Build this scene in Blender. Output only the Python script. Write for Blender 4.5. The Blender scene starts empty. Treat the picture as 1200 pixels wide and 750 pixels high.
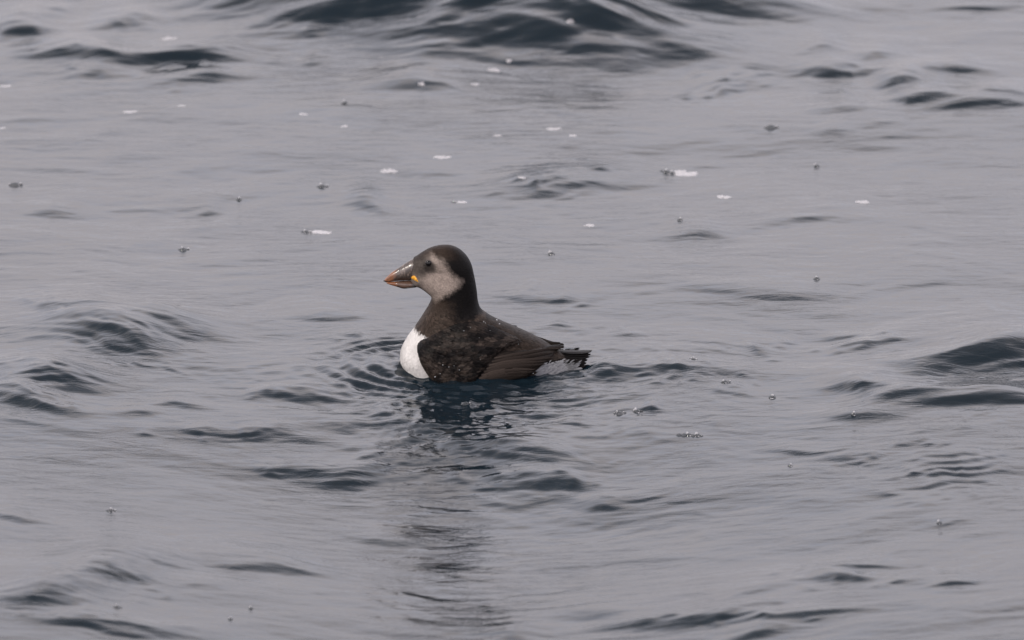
import bpy, math, random
import numpy as np
from mathutils import Vector, noise as mnoise

random.seed(7)
rng = np.random.default_rng(11)
scene = bpy.context.scene
col = scene.collection

# ------------------------------------------------------------------ camera
ELEV = math.radians(15.0)          # how steeply the lens looks down on the sea
DIST = 15.0                        # metres from lens to bird
PXM = 868.0                        # photograph pixels per metre at the bird
SE, CE = math.sin(ELEV), math.cos(ELEV)
F_PX = PXM * DIST                  # focal length in photograph pixels
BIRD_PX, BIRD_PY = 580.0, 427.5    # where the middle of the bird's waterline stands

cam_data = bpy.data.cameras.new('camera')
cam = bpy.data.objects.new('camera', cam_data)
col.objects.link(cam)
scene.camera = cam
ox = (600 - BIRD_PX) / PXM
ou = (BIRD_PY - 375) / PXM
look = Vector((0, CE, -SE)); up = Vector((0, SE, CE))
CAM = Vector((ox, 0, 0)) + up * ou - look * DIST
cam.location = CAM
cam.rotation_euler = (math.pi / 2 - ELEV, 0, 0)
cam_data.sensor_width = 36
cam_data.lens = 36 * F_PX / 1200
cam_data.clip_start = 0.5
cam_data.clip_end = 9000
cam_data.dof.use_dof = True
cam_data.dof.focus_distance = DIST
cam_data.dof.aperture_fstop = cam_data.lens / 1000 / 0.050


def sea(px, py, z=0.0):
    """where a photograph pixel meets the level z"""
    d = look + Vector((1, 0, 0)) * ((px - 600) / F_PX) - up * ((py - 375) / F_PX)
    t = (z - CAM.z) / d.z
    p = CAM + d * t
    return p.x, p.y


# ------------------------------------------------------------------ sky and sun
SUN_EL, SUN_AZ = math.radians(42), math.radians(-128)   # azimuth measured from +Y towards +X
sun_vec = Vector((math.sin(SUN_AZ) * math.cos(SUN_EL), math.cos(SUN_AZ) * math.cos(SUN_EL), math.sin(SUN_EL)))
world = bpy.data.worlds.new("World"); scene.world = world; world.use_nodes = True
wt = world.node_tree; wt.nodes.clear()
W = wt.nodes.new; WL = wt.links.new
sky = W('ShaderNodeTexSky'); sky.sky_type = 'NISHITA'; sky.sun_disc = False
sky.sun_elevation = SUN_EL; sky.sun_rotation = SUN_AZ
sky.air_density = 1.0; sky.dust_density = 3.0; sky.ozone_density = 1.0
tc = W('ShaderNodeTexCoord')
mp = W('ShaderNodeMapping'); mp.inputs['Scale'].default_value = (1.0, 1.0, 2.6)
WL(tc.outputs['Generated'], mp.inputs['Vector'])
n1 = W('ShaderNodeTexNoise'); n1.inputs['Scale'].default_value = 6.5; n1.inputs['Detail'].default_value = 5
n1.inputs['Roughness'].default_value = 0.55
WL(mp.outputs['Vector'], n1.inputs['Vector'])
cr = W('ShaderNodeValToRGB')
cr.color_ramp.elements[0].position = 0.42; cr.color_ramp.elements[0].color = (0.87, 0.865, 0.985, 1)
cr.color_ramp.elements[1].position = 0.62; cr.color_ramp.elements[1].color = (1.0, 0.905, 0.91, 1)
WL(n1.outputs['Fac'], cr.inputs['Fac'])
# cloud sheet: bright and pale near the horizon, thicker and greyer overhead
sx = W('ShaderNodeSeparateXYZ'); WL(tc.outputs['Generated'], sx.inputs[0])
mr = W('ShaderNodeFloatCurve')
cv = mr.mapping.curves[0]
for i_, (z_, v_) in enumerate([(0, .48), (.19, .60), (.24, .68), (.29, .82), (.35, .95), (.46, 1.0), (.56, .97), (.68, .66), (.82, .38), (1, .26)]):
    if i_ < 1: cv.points[0].location = (z_, v_)
    elif z_ == 1: cv.points[-1].location = (z_, v_)
    else: cv.points.new(z_, v_)
mr.mapping.update()
WL(sx.outputs['Z'], mr.inputs['Value'])
ml = W('ShaderNodeMath'); ml.operation = 'MULTIPLY'; ml.inputs[1].default_value = 27.8
WL(mr.outputs[0], ml.inputs[0])
sc = W('ShaderNodeVectorMath'); sc.operation = 'SCALE'
WL(cr.outputs['Color'], sc.inputs[0]); WL(ml.outputs[0], sc.inputs['Scale'])
mx = W('ShaderNodeMix'); mx.data_type = 'RGBA'; mx.inputs['Factor'].default_value = 0.9
WL(sky.outputs['Color'], mx.inputs['A']); WL(sc.outputs['Vector'], mx.inputs['B'])
bg = W('ShaderNodeBackground'); bg.inputs['Strength'].default_value = 0.09
WL(mx.outputs['Result'], bg.inputs['Color'])
wo = W('ShaderNodeOutputWorld'); WL(bg.outputs[0], wo.inputs['Surface'])

sl = bpy.data.lights.new('sun', 'SUN'); sl.energy = 2.3; sl.angle = math.radians(1.2); sl.color = (1, 0.93, 0.83)
so = bpy.data.objects.new('sun', sl); col.objects.link(so)
so.rotation_euler = (-sun_vec).to_track_quat('-Z', 'Y').to_euler()

scene.view_settings.view_transform = 'Standard'
scene.view_settings.look = 'None'
scene.view_settings.exposure = 0.0
scene.view_settings.gamma = 1.0
scene.render.engine = 'CYCLES'
scene.cycles.max_bounces = 6


# ------------------------------------------------------------------ helpers
def tag(o, label=None, cat=None, group=None, kind=None):
    if label: o['label'] = label
    if cat: o['category'] = cat
    if group: o['group'] = group
    if kind: o['kind'] = kind


def make_mesh(name, verts, faces, mat, parent=None, colors=None, smooth=True):
    """faces: int array (n,4) or (n,3), or list of such arrays"""
    me = bpy.data.meshes.new(name)
    verts = np.asarray(verts, dtype=np.float32)
    flist = faces if isinstance(faces, list) else [faces]
    flist = [np.asarray(f, dtype=np.int32) for f in flist if len(f)]
    loops = np.concatenate([f.ravel() for f in flist])
    tot = np.concatenate([np.full(len(f), f.shape[1], dtype=np.int32) for f in flist])
    start = np.concatenate([[0], np.cumsum(tot)[:-1]]).astype(np.int32)
    me.vertices.add(len(verts)); me.vertices.foreach_set('co', verts.ravel())
    me.loops.add(len(loops)); me.loops.foreach_set('vertex_index', loops)
    me.polygons.add(len(tot)); me.polygons.foreach_set('loop_start', start)
    me.polygons.foreach_set('loop_total', tot)
    me.polygons.foreach_set('use_smooth', np.full(len(tot), smooth))
    me.update(calc_edges=True)
    if colors is not None:
        ca = me.color_attributes.new('plumage_colour', 'FLOAT_COLOR', 'POINT')
        c4 = np.ones((len(verts), 4), dtype=np.float32); c4[:, :3] = colors
        ca.data.foreach_set('color', c4.ravel())
    me.materials.append(mat)
    o = bpy.data.objects.new(name, me); col.objects.link(o)
    if parent: o.parent = parent
    return o


def mat_new(name):
    m = bpy.data.materials.new(name); m.use_nodes = True
    nt = m.node_tree
    return m, nt, nt.nodes['Principled BSDF']


def fbm2(x, y, seed, octaves=3):
    """smooth value noise, arrays in, about -1..1 out"""
    out = np.zeros(np.broadcast(x, y).shape); amp = 1.0; tot = 0
    for o in range(octaves):
        r = np.random.default_rng(seed * 31 + o); N = 64
        tab = r.uniform(-1, 1, (N, N))
        xi = np.floor(x).astype(int); yi = np.floor(y).astype(int)
        fx = x - xi; fy = y - yi
        fx = fx * fx * fx * (fx * (fx * 6 - 15) + 10); fy = fy * fy * fy * (fy * (fy * 6 - 15) + 10)
        a = tab[xi % N, yi % N]; b = tab[(xi + 1) % N, yi % N]
        c = tab[xi % N, (yi + 1) % N]; d = tab[(xi + 1) % N, (yi + 1) % N]
        out += amp * ((a * (1 - fx) + b * fx) * (1 - fy) + (c * (1 - fx) + d * fx) * fy)
        tot += amp; amp *= 0.5; x = x * 2.03 + 7.1; y = y * 2.03 + 3.7
    return out / tot


# ------------------------------------------------------------------ sea
# every swell face the photograph shows: pixel centre, width, height, slope, tilt (dy/dx), ripple amount
WAVES = [
    # far swell along the top
    (560, 50, 500, 60, .19, .03, .2), (640, 30, 330, 30, .10, .02, .2), (390, 22, 300, 34, .13, .02, .3),
    (650, 50, 230, 14, .21, .10, .8), (620, 68, 230, 11, .19, .0, .8), (690, 36, 230, 12, .19, .16, .8), (560, 34, 260, 11, .18, -.06, .8),
    (470, 26, 240, 11, .18, .03, .9), (420, 42, 240, 9, .15, .0, .9), (345, 20, 150, 14, .24, -.05, .9), (370, 8, 180, 9, .20, .0, .6),
    (770, 66, 120, 10, .18, .12, .6), (700, 12, 220, 11, .22, .04, .6), (600, 6, 260, 9, .22, 0, .4),
    (860, 14, 190, 24, .28, .05, .6), (900, 26, 110, 9, .20, .0, .6),
    (512, 106, 110, 20, .15, 0, .3), (480, 60, 120, 10, .16, .1, .5),
    (24, 39, 80, 22, .36, -.12, .3), (88, 69, 110, 16, .38, .04, .3), (150, 34, 70, 13, .26, 0, .4),
    (215, 71, 150, 15, .36, .02, .3), (105, 91, 70, 12, .18, -.06, .3), (240, 99, 110, 14, .12, -.06, .4),
    (972, 60, 50, 11, .20, 0, .6), (1040, 64, 55, 11, .24, 0, .5), (970, 87, 75, 12, .20, .03, .7),
    (1062, 99, 60, 16, .32, -.02, .5), (1125, 82, 85, 11, .26, .05, .5), (1080, 122, 70, 13, .34, .08, .4),
    (1155, 128, 110, 15, .34, -.13, .6), (978, 131, 75, 11, .18, .02, .4), (1030, 153, 70, 10, .14, .02, .4),
    (976, 162, 40, 8, .12, 0, .3), (848, 102, 80, 14, .12, -.08, .9), (1150, 8, 70, 5, .20, -.04, .1),
    (830, 278, 70, 11, .20, .03, .2), (960, 268, 110, 10, .15, -.02, .5), (660, 215, 160, 16, .22, -.14, .9),
    (440, 243, 48, 13, .20, 0, .1), (250, 241, 40, 8, .15, 0, .1), (70, 246, 50, 10, .12, 0, .1),
    (38, 137, 70, 7, .13, -.03, .1), (30, 124, 40, 5, .10, 0, .1),
    (630, 60, 150, 20, .42, .08, .6), (430, 38, 170, 16, .34, .04, .8), (690, 48, 130, 18, .40, .2, .6), (590, 42, 130, 14, .34, -.2, .6),
    (330, 12, 160, 12, .28, 0, .5), (720, 12, 160, 14, .36, .1, .5),
    # middle right
    (885, 341, 160, 9, .20, -.01, .3), (1108, 338, 80, 5, .12, -.03, .1), (858, 396, 90, 7, .18, .02, .5),
    (1160, 410, 300, 28, .39, -.05, .6), (1185, 425, 120, 16, .40, .08, .2), (800, 427, 180, 10, .24, .06, .5),
    (990, 441, 75, 13, .30, .08, .3), (1042, 458, 75, 16, .36, .08, .2), (1140, 470, 160, 15, .36, .06, .3),
    (1003, 480, 90, 10, .18, .16, .2), (940, 515, 50, 5, .26, .16, .2), (1010, 392, 120, 9, .12, -.1, 1.2),
    (748, 566, 90, 6, .15, -.06, .5), (712, 576, 40, 7, .17, 0, .3), (1118, 607, 60, 6, .20, 0, .1),
    (620, 345, 110, 9, .14, .0, .9), (745, 458, 40, 4, .22, .1, .2), (770, 476, 24, 6, .34, .15, .1),
    (1110, 545, 150, 26, .06, .1, 1.6), (1000, 525, 90, 12, .05, .1, 1.2),
    # middle left
    (105, 388, 150, 34, .36, .05, 1.5), (205, 378, 110, 16, .30, .05, .6), (176, 366, 60, 7, .18, 0, .5),
    (38, 445, 120, 22, .36, .08, 1.1), (22, 474, 100, 14, .36, .06, .8), (350, 447, 84, 12, .26, .02, .9),
    (208, 468, 66, 8, .20, 0, .8), (150, 482, 44, 6, .15, 0, .4), (290, 499, 170, 11, .19, -.03, .7),
    (402, 490, 54, 6, .12, -.05, .4), (372, 538, 100, 10, .12, .03, 1.6), (416, 550, 70, 10, .20, 0, .6),
    (14, 608, 60, 9, .22, .02, .2), (382, 358, 70, 10, .13, .05, .4),
    # in front of the bird
    (490, 497, 84, 12, .16, .05, .9), (615, 524, 120, 13, .24, .06, .7), (640, 554, 90, 15, .19, .03, .4),
    (540, 515, 44, 7, .14, 0, .3), (470, 627, 76, 8, .20, 0, .5), (612, 744, 60, 13, .20, 0, .2),
    (740, 726, 90, 12, .18, .05, .5),
    # near edge
    (118, 675, 110, 24, .33, .0, .9), (45, 700, 120, 20, .33, -.2, 1.0), (192, 670, 80, 9, .18, .05, .3),
    (310, 669, 130, 14, .29, .08, .3), (240, 694, 70, 8, .11, 0, .2), (110, 732, 170, 15, .24, .02, 1.2),
    (985, 668, 70, 13, .32, 0, .3), (1018, 652, 90, 9, .26, -.06, .5), (1056, 632, 40, 5, .16, -.05, .2),
    (890, 688, 90, 7, .15, -.04, .4), (825, 721, 130, 13, .26, -.02, .9), (950, 717, 120, 11, .32, 0, .3),
    (890, 742, 50, 8, .22, -.1, .3), (1132, 679, 60, 8, .22, -.06, .1), (1070, 675, 60, 6, .12, -.03, .2),
]


# scatter of short ripples the photograph shows: centre, half extents, how many, tilt, slope
DASHES = [
    (1100, 545, 110, 45, 46, .03, .16), (940, 395, 110, 14, 34, -.06, .17), (1060, 445, 90, 16, 24, .12, .16),
    (800, 436, 110, 16, 26, .06, .17), (640, 346, 60, 10, 10, .0, .16), (680, 392, 70, 16, 24, .03, .17),
    (405, 400, 30, 26, 6, .25, .14), (385, 538, 70, 14, 22, -.12, .16),
    (350, 447, 60, 10, 14, .0, .15), (110, 395, 90, 24, 26, .30, .16), (35, 455, 60, 24, 18, .2, .16),
    (260, 500, 110, 9, 14, -.03, .15), (520, 488, 90, 22, 26, .1, .15), (600, 480, 90, 22, 22, .1, .16),
    (690, 470, 80, 26, 18, .12, .15), (850, 100, 60, 16, 16, -.15, .2), (1060, 105, 120, 26, 22, .05, .2),
    (660, 215, 90, 12, 16, -.14, .18), (560, 40, 240, 36, 40, .0, .2), (230, 75, 170, 26, 20, .0, .18),
    (100, 700, 120, 30, 28, -.05, .16), (1000, 665, 100, 26, 20, -.08, .16), (860, 722, 120, 16, 22, -.03, .16),
    (620, 555, 90, 16, 12, .04, .15), (600, 375, 600, 375, 90, .0, .065), (850, 560, 330, 160, 40, .05, .065),
]


def fine_(step):
    return np.clip(0.05 / step - 1, 0, 1)


def sst_(a, b, x):
    t = np.clip((x - a) / (b - a), 0, 1); return t * t * (3 - 2 * t)


def swell(X, Y):
    """the low swell whose crest carries the bird; it drops away towards the boat"""
    t = np.clip(-Y - 0.02, 0, 99)
    return -(0.030 * (1 - np.exp(-t / 0.22)) + 0.024 * sst_(0.18, 0.70, t)) * sst_(6.5, 1.5, t) * np.exp(-((X + 0.05) / 0.45) ** 2)


def sea_height(X, Y, step):
    """height of the water at arrays X, Y; step = grid spacing, which damps what the grid cannot carry"""
    H = np.zeros_like(X)
    wx = X + 0.035 * fbm2(X * 3.1, Y * 2.1, 1) + 0.010 * fbm2(X * 7, Y * 14, 2)
    H += swell(X, Y)
    wy = Y + 0.10 * fbm2(X * 2.3, Y * 1.3, 3) + 0.034 * fbm2(X * 4.5, Y * 6, 4) + 0.007 * fbm2(X * 9, Y * 24, 5)
    # broad swell and wind ripples
    r = np.random.default_rng(5)
    patch = 0.45 + 0.55 * np.clip(fbm2(X * 1.7 + 9, Y * 0.9 + 4, 6) * 1.6 + 0.3, 0, 1)
    for i in range(54):
        lam = 0.035 * (1.5 / 0.035) ** (r.random() ** 1.0)
        ang = r.normal(0, 0.42)
        kx, ky = math.sin(ang) * 2 * math.pi / lam, math.cos(ang) * 2 * math.pi / lam
        slope = 0.0135 if lam < 0.3 else 0.0062
        a = slope * lam / (2 * math.pi)
        damp = np.clip((lam / step - 3) / 3, 0, 1)
        w = patch if lam < 0.3 else 1.0
        H += a * w * damp * np.sin(kx * wx + ky * wy + r.random() * 6.28)
    # thin streaks of finer ripple drawn out along the crests
    st = np.clip(fbm2(X * 2.2 + 3, Y * 1.6 + 8, 61) * 1.8 + 0.35, 0, 1) * np.clip((0.05 / step - 1), 0, 1)
    fine = np.clip((0.05 / step - 1), 0, 1)
    H += st * 0.0016 * fbm2(wx * 7, wy * 15, 62, 3) + 0.00075 * fine * fbm2(wx * 16 + 5, wy * 34, 63, 3)
    rough = 0.25 + np.clip(fbm2(X * 2.6 + 13, Y * 1.1 + 2, 64) * 2.0, 0, 1.5)
    H += 0.00026 * fine * rough * fbm2(wx * 34 + 2, wy * 75, 65, 2)
    # small chop confined to patches
    P = np.clip(fbm2(X * 3 + 31, Y * 1.3 + 17, 8) * 2.2 - 0.25, 0, 1)
    for i in range(14):
        lam = 0.022 + 0.03 * r.random(); ang = r.normal(0.1, 0.5)
        kx, ky = math.sin(ang) * 2 * math.pi / lam, math.cos(ang) * 2 * math.pi / lam
        H += P * np.clip((lam / step - 3) / 3, 0, 1) * 0.010 * lam / 6.28 * np.sin(kx * wx + ky * wy + r.random() * 6.28)
    # the swell faces
    fade = np.clip((0.05 / step - 1), 0, 1)
    faces = []
    rw = random.Random(4)
    for (px, py, w, h, s, tilt, rip) in WAVES:
        n = int(min(4, max(1, round(h / 8))))
        if n == 1:
            faces.append((px, py, w, h, s, tilt, rip)); continue
        faces.append((px, py, w * 1.05, h, s * 0.80, tilt, rip))
        for k in range(n):
            oy = (k - (n - 1) / 2) * h / n * 1.1; ox_ = rw.uniform(-.24, .24) * w
            faces.append((px + ox_, py + oy + ox_ * tilt, w * rw.uniform(.55, .95), h / n * rw.uniform(.6, 0.9), s * rw.uniform(.25, .5), tilt + rw.uniform(-.04, .04), rip * .6))
    for (cx, cy, rx, ry, n, tilt, sl_) in DASHES:
        for k in range(n):
            a, q = rw.uniform(0, 6.283), math.sqrt(rw.random())
            ox_, oy = q * rx * math.cos(a), q * ry * math.sin(a)
            faces.append((cx + ox_, cy + oy + ox_ * tilt, rw.uniform(9, 34) * (1.4 if rx > 200 else 1), rw.uniform(2.0, 3.8), sl_ * 0.85 * rw.uniform(.5, 1.3), tilt + rw.uniform(-.08, .08), 0))
    for i, (px, py, w, h, s, tilt, rip) in enumerate(faces):
        x0, y0 = sea(px, py)
        for _ in range(3): x0, y0 = sea(px, py, float(swell(np.array(x0), np.array(y0))))
        s = s * 1.2
        sc_ = F_PX / (CAM - Vector((x0, y0, 0))).length           # pixels per metre here
        e = math.atan2(CAM.z, math.hypot(y0 - CAM.y, x0 - CAM.x))
        Lf = (h / sc_) / (math.sin(e) + s * math.cos(e))
        sf = Lf * 0.62
        A = s * sf / 0.607
        yf = y0 - 0.6 * A / math.tan(e)
        sb = sf * 4.2
        hw = w / sc_ * 0.5
        t = -tilt / (math.sin(e) + s * math.cos(e))
        xa, ya = X[:, 0], Y[0]
        i0, i1 = np.searchsorted(xa, [x0 - hw * 2.6 - .03, x0 + hw * 2.6 + .03])
        bk = abs(t) * hw * 2.6 + 0.14
        j0, j1 = np.searchsorted(ya, [yf - sf * 3.5 - bk, yf + sb * 3.6 + bk])
        if i1 - i0 < 2 or j1 - j0 < 2: continue
        sel = (slice(i0, i1), slice(j0, j1))
        dxs = wx[sel] - x0; dy = wy[sel] - (yf + sf) - t * dxs
        # crest line bows back at its ends
        dy = dy + 0.12 * sf * (dxs / hw) ** 2 + sf * 0.45 * fbm2(dxs / hw * 1.5 + i * 1.7, dy * 2 + i, 16, 2)
        g = np.where(dy < 0, np.exp(-0.5 * (dy / sf) ** 2), np.exp(-0.5 * (dy / sb) ** 2))
        env = np.exp(-np.abs(dxs / hw) ** 2.0 * 0.9)
        env = env * np.clip(0.98 + 0.30 * fbm2(dxs * 3 + i * 3.3, dy * 14 + i, 14, 3), 0.2, 1.6)
        val = A * g * env
        # parallel ripples riding on the face
        lam = 0.022 + 0.012 * ((i * 37) % 10) / 10
        ph = 2 * math.pi * (dy + 0.3 * dxs * (1 if i % 2 else -1) + 0.02 * fbm2(dxs * 10, dy * 10 + i, 15)) / lam
        dloc = np.clip((lam / step[sel] - 3) / 3, 0, 1)
        face = np.exp(-0.5 * ((dy + 0.8 * sf) / (sf * 1.2)) ** 2) * env
        val += rip * 0.15 * lam / 6.28 * face * dloc * np.sin(ph) * (0.6 + 0.8 * fbm2(dxs * 12 + i, dy * 9, 12))
        H[sel] += val * fade[sel]
    # rings and churned water round the bird
    ex = (X + 0.005) / 1.75; ey = Y / 1.0
    rr = np.hypot(ex, ey); d = rr - 0.062
    th = np.arctan2(ey, ex)
    fd = np.clip((0.02 / step - 1), 0, 1) * (d > -0.03)
    ring = np.exp(-np.clip(d, 0, 9) / 0.075)
    lamr = 0.017 + 0.05 * np.clip(d, 0, 1)
    brk = np.clip(0.25 + 1.3 * fbm2(X * 8, Y * 7, 22), 0, 1)
    H += fd * ring * brk * 0.0010 * np.sin(2 * math.pi * (d / 0.021) + 3.5 * fbm2(X * 15, Y * 11, 21))
    H += fd * ring * 0.0030 * fbm2(X * 26, Y * 24, 23, 3)
    ring2 = np.exp(-np.clip(d, 0, 9) / 0.035)
    H += fd * ring2 * 0.0035 * fbm2(X * 48, Y * 34, 25, 2)
    d2 = np.hypot((X + 0.085) / 1.0, (Y + 0.14) / 1.8)
    H += fd * np.exp(-(d2 / 0.10) ** 2) * 0.0022 * fbm2(X * 90, Y * 45, 24, 3)
    # the bird rides on the crest of a low swell that drops away towards the boat
    zone = fine_(step) * np.exp(-(np.hypot((X + 0.02) / 0.24, (Y + 0.16) / 0.34)) ** 2)
    H += zone * (0.0022 * fbm2(wx * 16, wy * 42, 26, 2) + (0.0012 + 0.0014 * np.exp(-np.clip(d, 0, 9) / 0.12)) * fbm2(wx * 40, wy * 85, 27, 2))
    wake = fine_(step) * np.exp(-((Y - 0.04 - 0.10 * (X - 0.1)) / (0.07 + 0.12 * np.clip(X, 0, 1))) ** 2) * sst_(0.05, 0.15, X) * sst_(0.65, 0.2, X)
    H += wake * 0.0030 * fbm2(wx * 11, wy * 38, 28, 3)
    bow = fine_(step) * np.exp(-((rr - 0.108) / 0.036) ** 2) * sst_(0.0, -0.08, X)
    H += bow * (0.0023 * np.cos(2 * math.pi * (rr - 0.13) / 0.021 + 2 * fbm2(X * 11, Y * 9, 29)))
    # water heaped before the breast
    d3 = np.hypot((X + 0.16) / 0.06, (Y - 0.05) / 0.16)
    H += fd * 0.006 * np.exp(-d3 ** 2)
    H += fd * 0.002 * np.exp(-(rr / 0.2) ** 2)
    return H


def axis(lo, hi, step, growth, limit):
    core = list(np.arange(lo, hi, step))
    out = []; s = step; v = hi
    while v < limit: out.append(v); s *= growth; v += s
    out.append(limit)
    pre = []; s = step; v = lo - step
    while v > -limit: pre.append(v); s *= growth; v -= s
    pre.append(-limit)
    return np.array(pre[::-1] + core + out)


xs = axis(-0.88, 0.92, 0.0028, 1.10, 4000)
ys = axis(-1.70, 2.80, 0.0034, 1.10, 4000)
XX, YY = np.meshgrid(xs, ys, indexing='ij')
gx = np.gradient(xs); gy = np.gradient(ys)
STEP = np.maximum(gx[:, None] * np.ones_like(YY), gy[None, :] * 0.6)
HH = sea_height(XX, YY, STEP)
nx, ny = XX.shape
idx = np.arange(nx * ny).reshape(nx, ny)
q = np.stack([idx[:-1, :-1].ravel(), idx[1:, :-1].ravel(), idx[1:, 1:].ravel(), idx[:-1, 1:].ravel()], 1)

m_water, nt, b = mat_new('sea_water')
b.inputs['Base Color'].default_value = (0.0048, 0.0102, 0.0150, 1)
b.inputs['Roughness'].default_value = 0.06
b.inputs['IOR'].default_value = 1.333
tcw = nt.nodes.new('ShaderNodeTexCoord')
mpw = nt.nodes.new('ShaderNodeMapping'); mpw.inputs['Scale'].default_value = (18.0, 62.0, 18.0); mpw.inputs['Rotation'].default_value = (0, 0, 0.06)
nt.links.new(tcw.outputs['Object'], mpw.inputs['Vector'])
nzw = nt.nodes.new('ShaderNodeTexNoise'); nzw.inputs['Scale'].default_value = 1; nzw.inputs['Detail'].default_value = 4
nzw.inputs['Roughness'].default_value = 0.62; nzw.inputs['Distortion'].default_value = 0.6
nt.links.new(mpw.outputs['Vector'], nzw.inputs['Vector'])
nzp = nt.nodes.new('ShaderNodeTexNoise'); nzp.inputs['Scale'].default_value = 5.0; nzp.inputs['Detail'].default_value = 3
nt.links.new(tcw.outputs['Object'], nzp.inputs['Vector'])
mrp = nt.nodes.new('ShaderNodeMapRange'); mrp.inputs['From Min'].default_value = .42; mrp.inputs['From Max'].default_value = .68
mrp.inputs['To Min'].default_value = .4; mrp.inputs['To Max'].default_value = 1.0
nt.links.new(nzp.outputs['Fac'], mrp.inputs['Value'])
bmw = nt.nodes.new('ShaderNodeBump'); bmw.inputs['Distance'].default_value = 0.0021
nt.links.new(mrp.outputs['Result'], bmw.inputs['Strength'])
nt.links.new(nzw.outputs['Fac'], bmw.inputs['Height']); nt.links.new(bmw.outputs['Normal'], b.inputs['Normal'])
water = make_mesh('water', np.stack([XX.ravel(), YY.ravel(), HH.ravel()], 1), q, m_water)
tag(water, kind='structure')
del q


def height_at(x, y):
    i = int(np.clip(np.searchsorted(xs, x), 1, nx - 1)); j = int(np.clip(np.searchsorted(ys, y), 1, ny - 1))
    return float(HH[i, j])


# ------------------------------------------------------------------ bird: profile fields
def smooth_poly(pts, n=6):
    P = np.array(pts, float); out = []
    N = len(P)
    for i in range(N):
        p0, p1, p2, p3 = P[i - 1], P[i], P[(i + 1) % N], P[(i + 2) % N]
        for k in range(n):
            t = k / n
            out.append(0.5 * ((2 * p1) + (-p0 + p2) * t + (2 * p0 - 5 * p1 + 4 * p2 - p3) * t * t + (-p0 + 3 * p1 - 3 * p2 + p3) * t ** 3))
    return np.array(out)


def poly_dist(poly, X, Y):
    """signed distance, positive inside"""
    d = np.full(X.shape, 1e9); inside = np.zeros(X.shape, bool)
    N = len(poly)
    for i in range(N):
        ax, ay = poly[i]; bx, by = poly[(i + 1) % N]
        ex, ey = bx - ax, by - ay; L = ex * ex + ey * ey + 1e-12
        t = np.clip(((X - ax) * ex + (Y - ay) * ey) / L, 0, 1)
        d = np.minimum(d, np.hypot(X - ax - t * ex, Y - ay - t * ey))
        c = ((ay > Y) != (by > Y)) & (X < (bx - ax) * (Y - ay) / (by - ay + 1e-12) + ax)
        inside ^= c
    return np.where(inside, d, -d)


def field(ctrl, X, Y, sig=17.0):
    num = 0; den = 1e-12
    for (cx, cy, v) in ctrl:
        w = np.exp(-((X - cx) ** 2 + (Y - cy) ** 2) / (2 * sig * sig)) + 1e-7 / (1 + ((X - cx) ** 2 + (Y - cy) ** 2))
        num = num + w * v; den = den + w
    return num / den


BODY = smooth_poly([
    (484, 304), (490, 299.5), (496, 295.5), (503, 291.6), (511, 289), (519, 287.8), (527, 288), (535, 290.4), (542, 295),
    (548, 301.5), (552.5, 310), (555, 320), (557, 330), (558.8, 341), (560, 352), (563, 361), (570, 367.5), (581, 374),
    (603.5, 384), (626, 394), (643, 403.5), (655, 410.5), (666, 415), (676, 419), (680, 424), (677, 432), (668, 443),
    (645, 457), (610, 472), (565, 480), (520, 474), (494, 459), (479, 443), (471.5, 430), (469, 421), (470.5, 409.5),
    (477.5, 396), (487, 383), (497, 367.5), (504, 355), (505.6, 348), (499.5, 342), (492, 337), (485, 334), (481, 326), (481, 313)])
CW = [(525, 316, 27), (540, 318, 26), (496, 312, 17), (486, 322, 11), (508, 330, 24), (532, 340, 27), (535, 358, 29), (515, 360, 27),
      (525, 378, 38), (500, 392, 36), (495, 420, 40), (550, 395, 46), (560, 430, 50), (600, 410, 46), (620, 430, 42), (645, 425, 32), (664, 425, 22), (682, 425, 13)]
CR = [(525, 312, 26), (540, 325, 24), (496, 314, 16), (486, 320, 12), (508, 330, 19), (532, 345, 25), (530, 362, 28),
      (525, 385, 34), (500, 400, 26), (492, 425, 24), (560, 415, 44), (560, 440, 46), (610, 425, 36), (640, 430, 22), (664, 428, 13), (682, 426, 8)]


def half_width(U, V, d=None):
    """half width of the body in pixels over the profile point (U, V)"""
    if d is None: d = poly_dist(BODY, U, V)
    Wm = field(CW, U, V); R = field(CR, U, V)
    return Wm * np.sqrt(np.clip(1 - (1 - np.clip(d / R, 0, 1)) ** 2, 0, 1))


YAW = math.radians(2.5)              # the bird turns its breast slightly to the boat


def to_world(U, V, Yp):
    lean = (BIRD_PX - U) * math.sin(YAW) * SE
    return np.stack([(U - BIRD_PX) / (PXM * math.cos(YAW)), Yp / PXM, (BIRD_PY - V + lean) / (PXM * CE)], -1)


# ---- plumage colours by profile position
def sst(a, b, x):
    t = np.clip((x - a) / (b - a), 0, 1); return t * t * (3 - 2 * t)


FACE = smooth_poly([(478, 309), (488, 303.5), (497, 298), (505, 295.5), (512, 297.5), (518, 302), (523, 309), (528, 317),
                    (535, 322), (542, 326.5), (537, 333), (526, 339), (518, 346), (508, 352), (498, 346), (490, 340), (478, 338)], 4)
BREAST = smooth_poly([(482, 374), (487, 381.5), (492, 388), (499, 389.5), (503, 392), (503, 400), (503, 412), (512, 428),
                      (540, 434), (600, 438), (628, 436), (646, 429), (660, 423.5), (672, 421), (690, 424), (690, 500), (450, 500), (450, 380)], 4)
def shift(poly, f):
    poly = poly.copy(); poly[:, 1] -= f(poly[:, 1]); return poly


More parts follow.
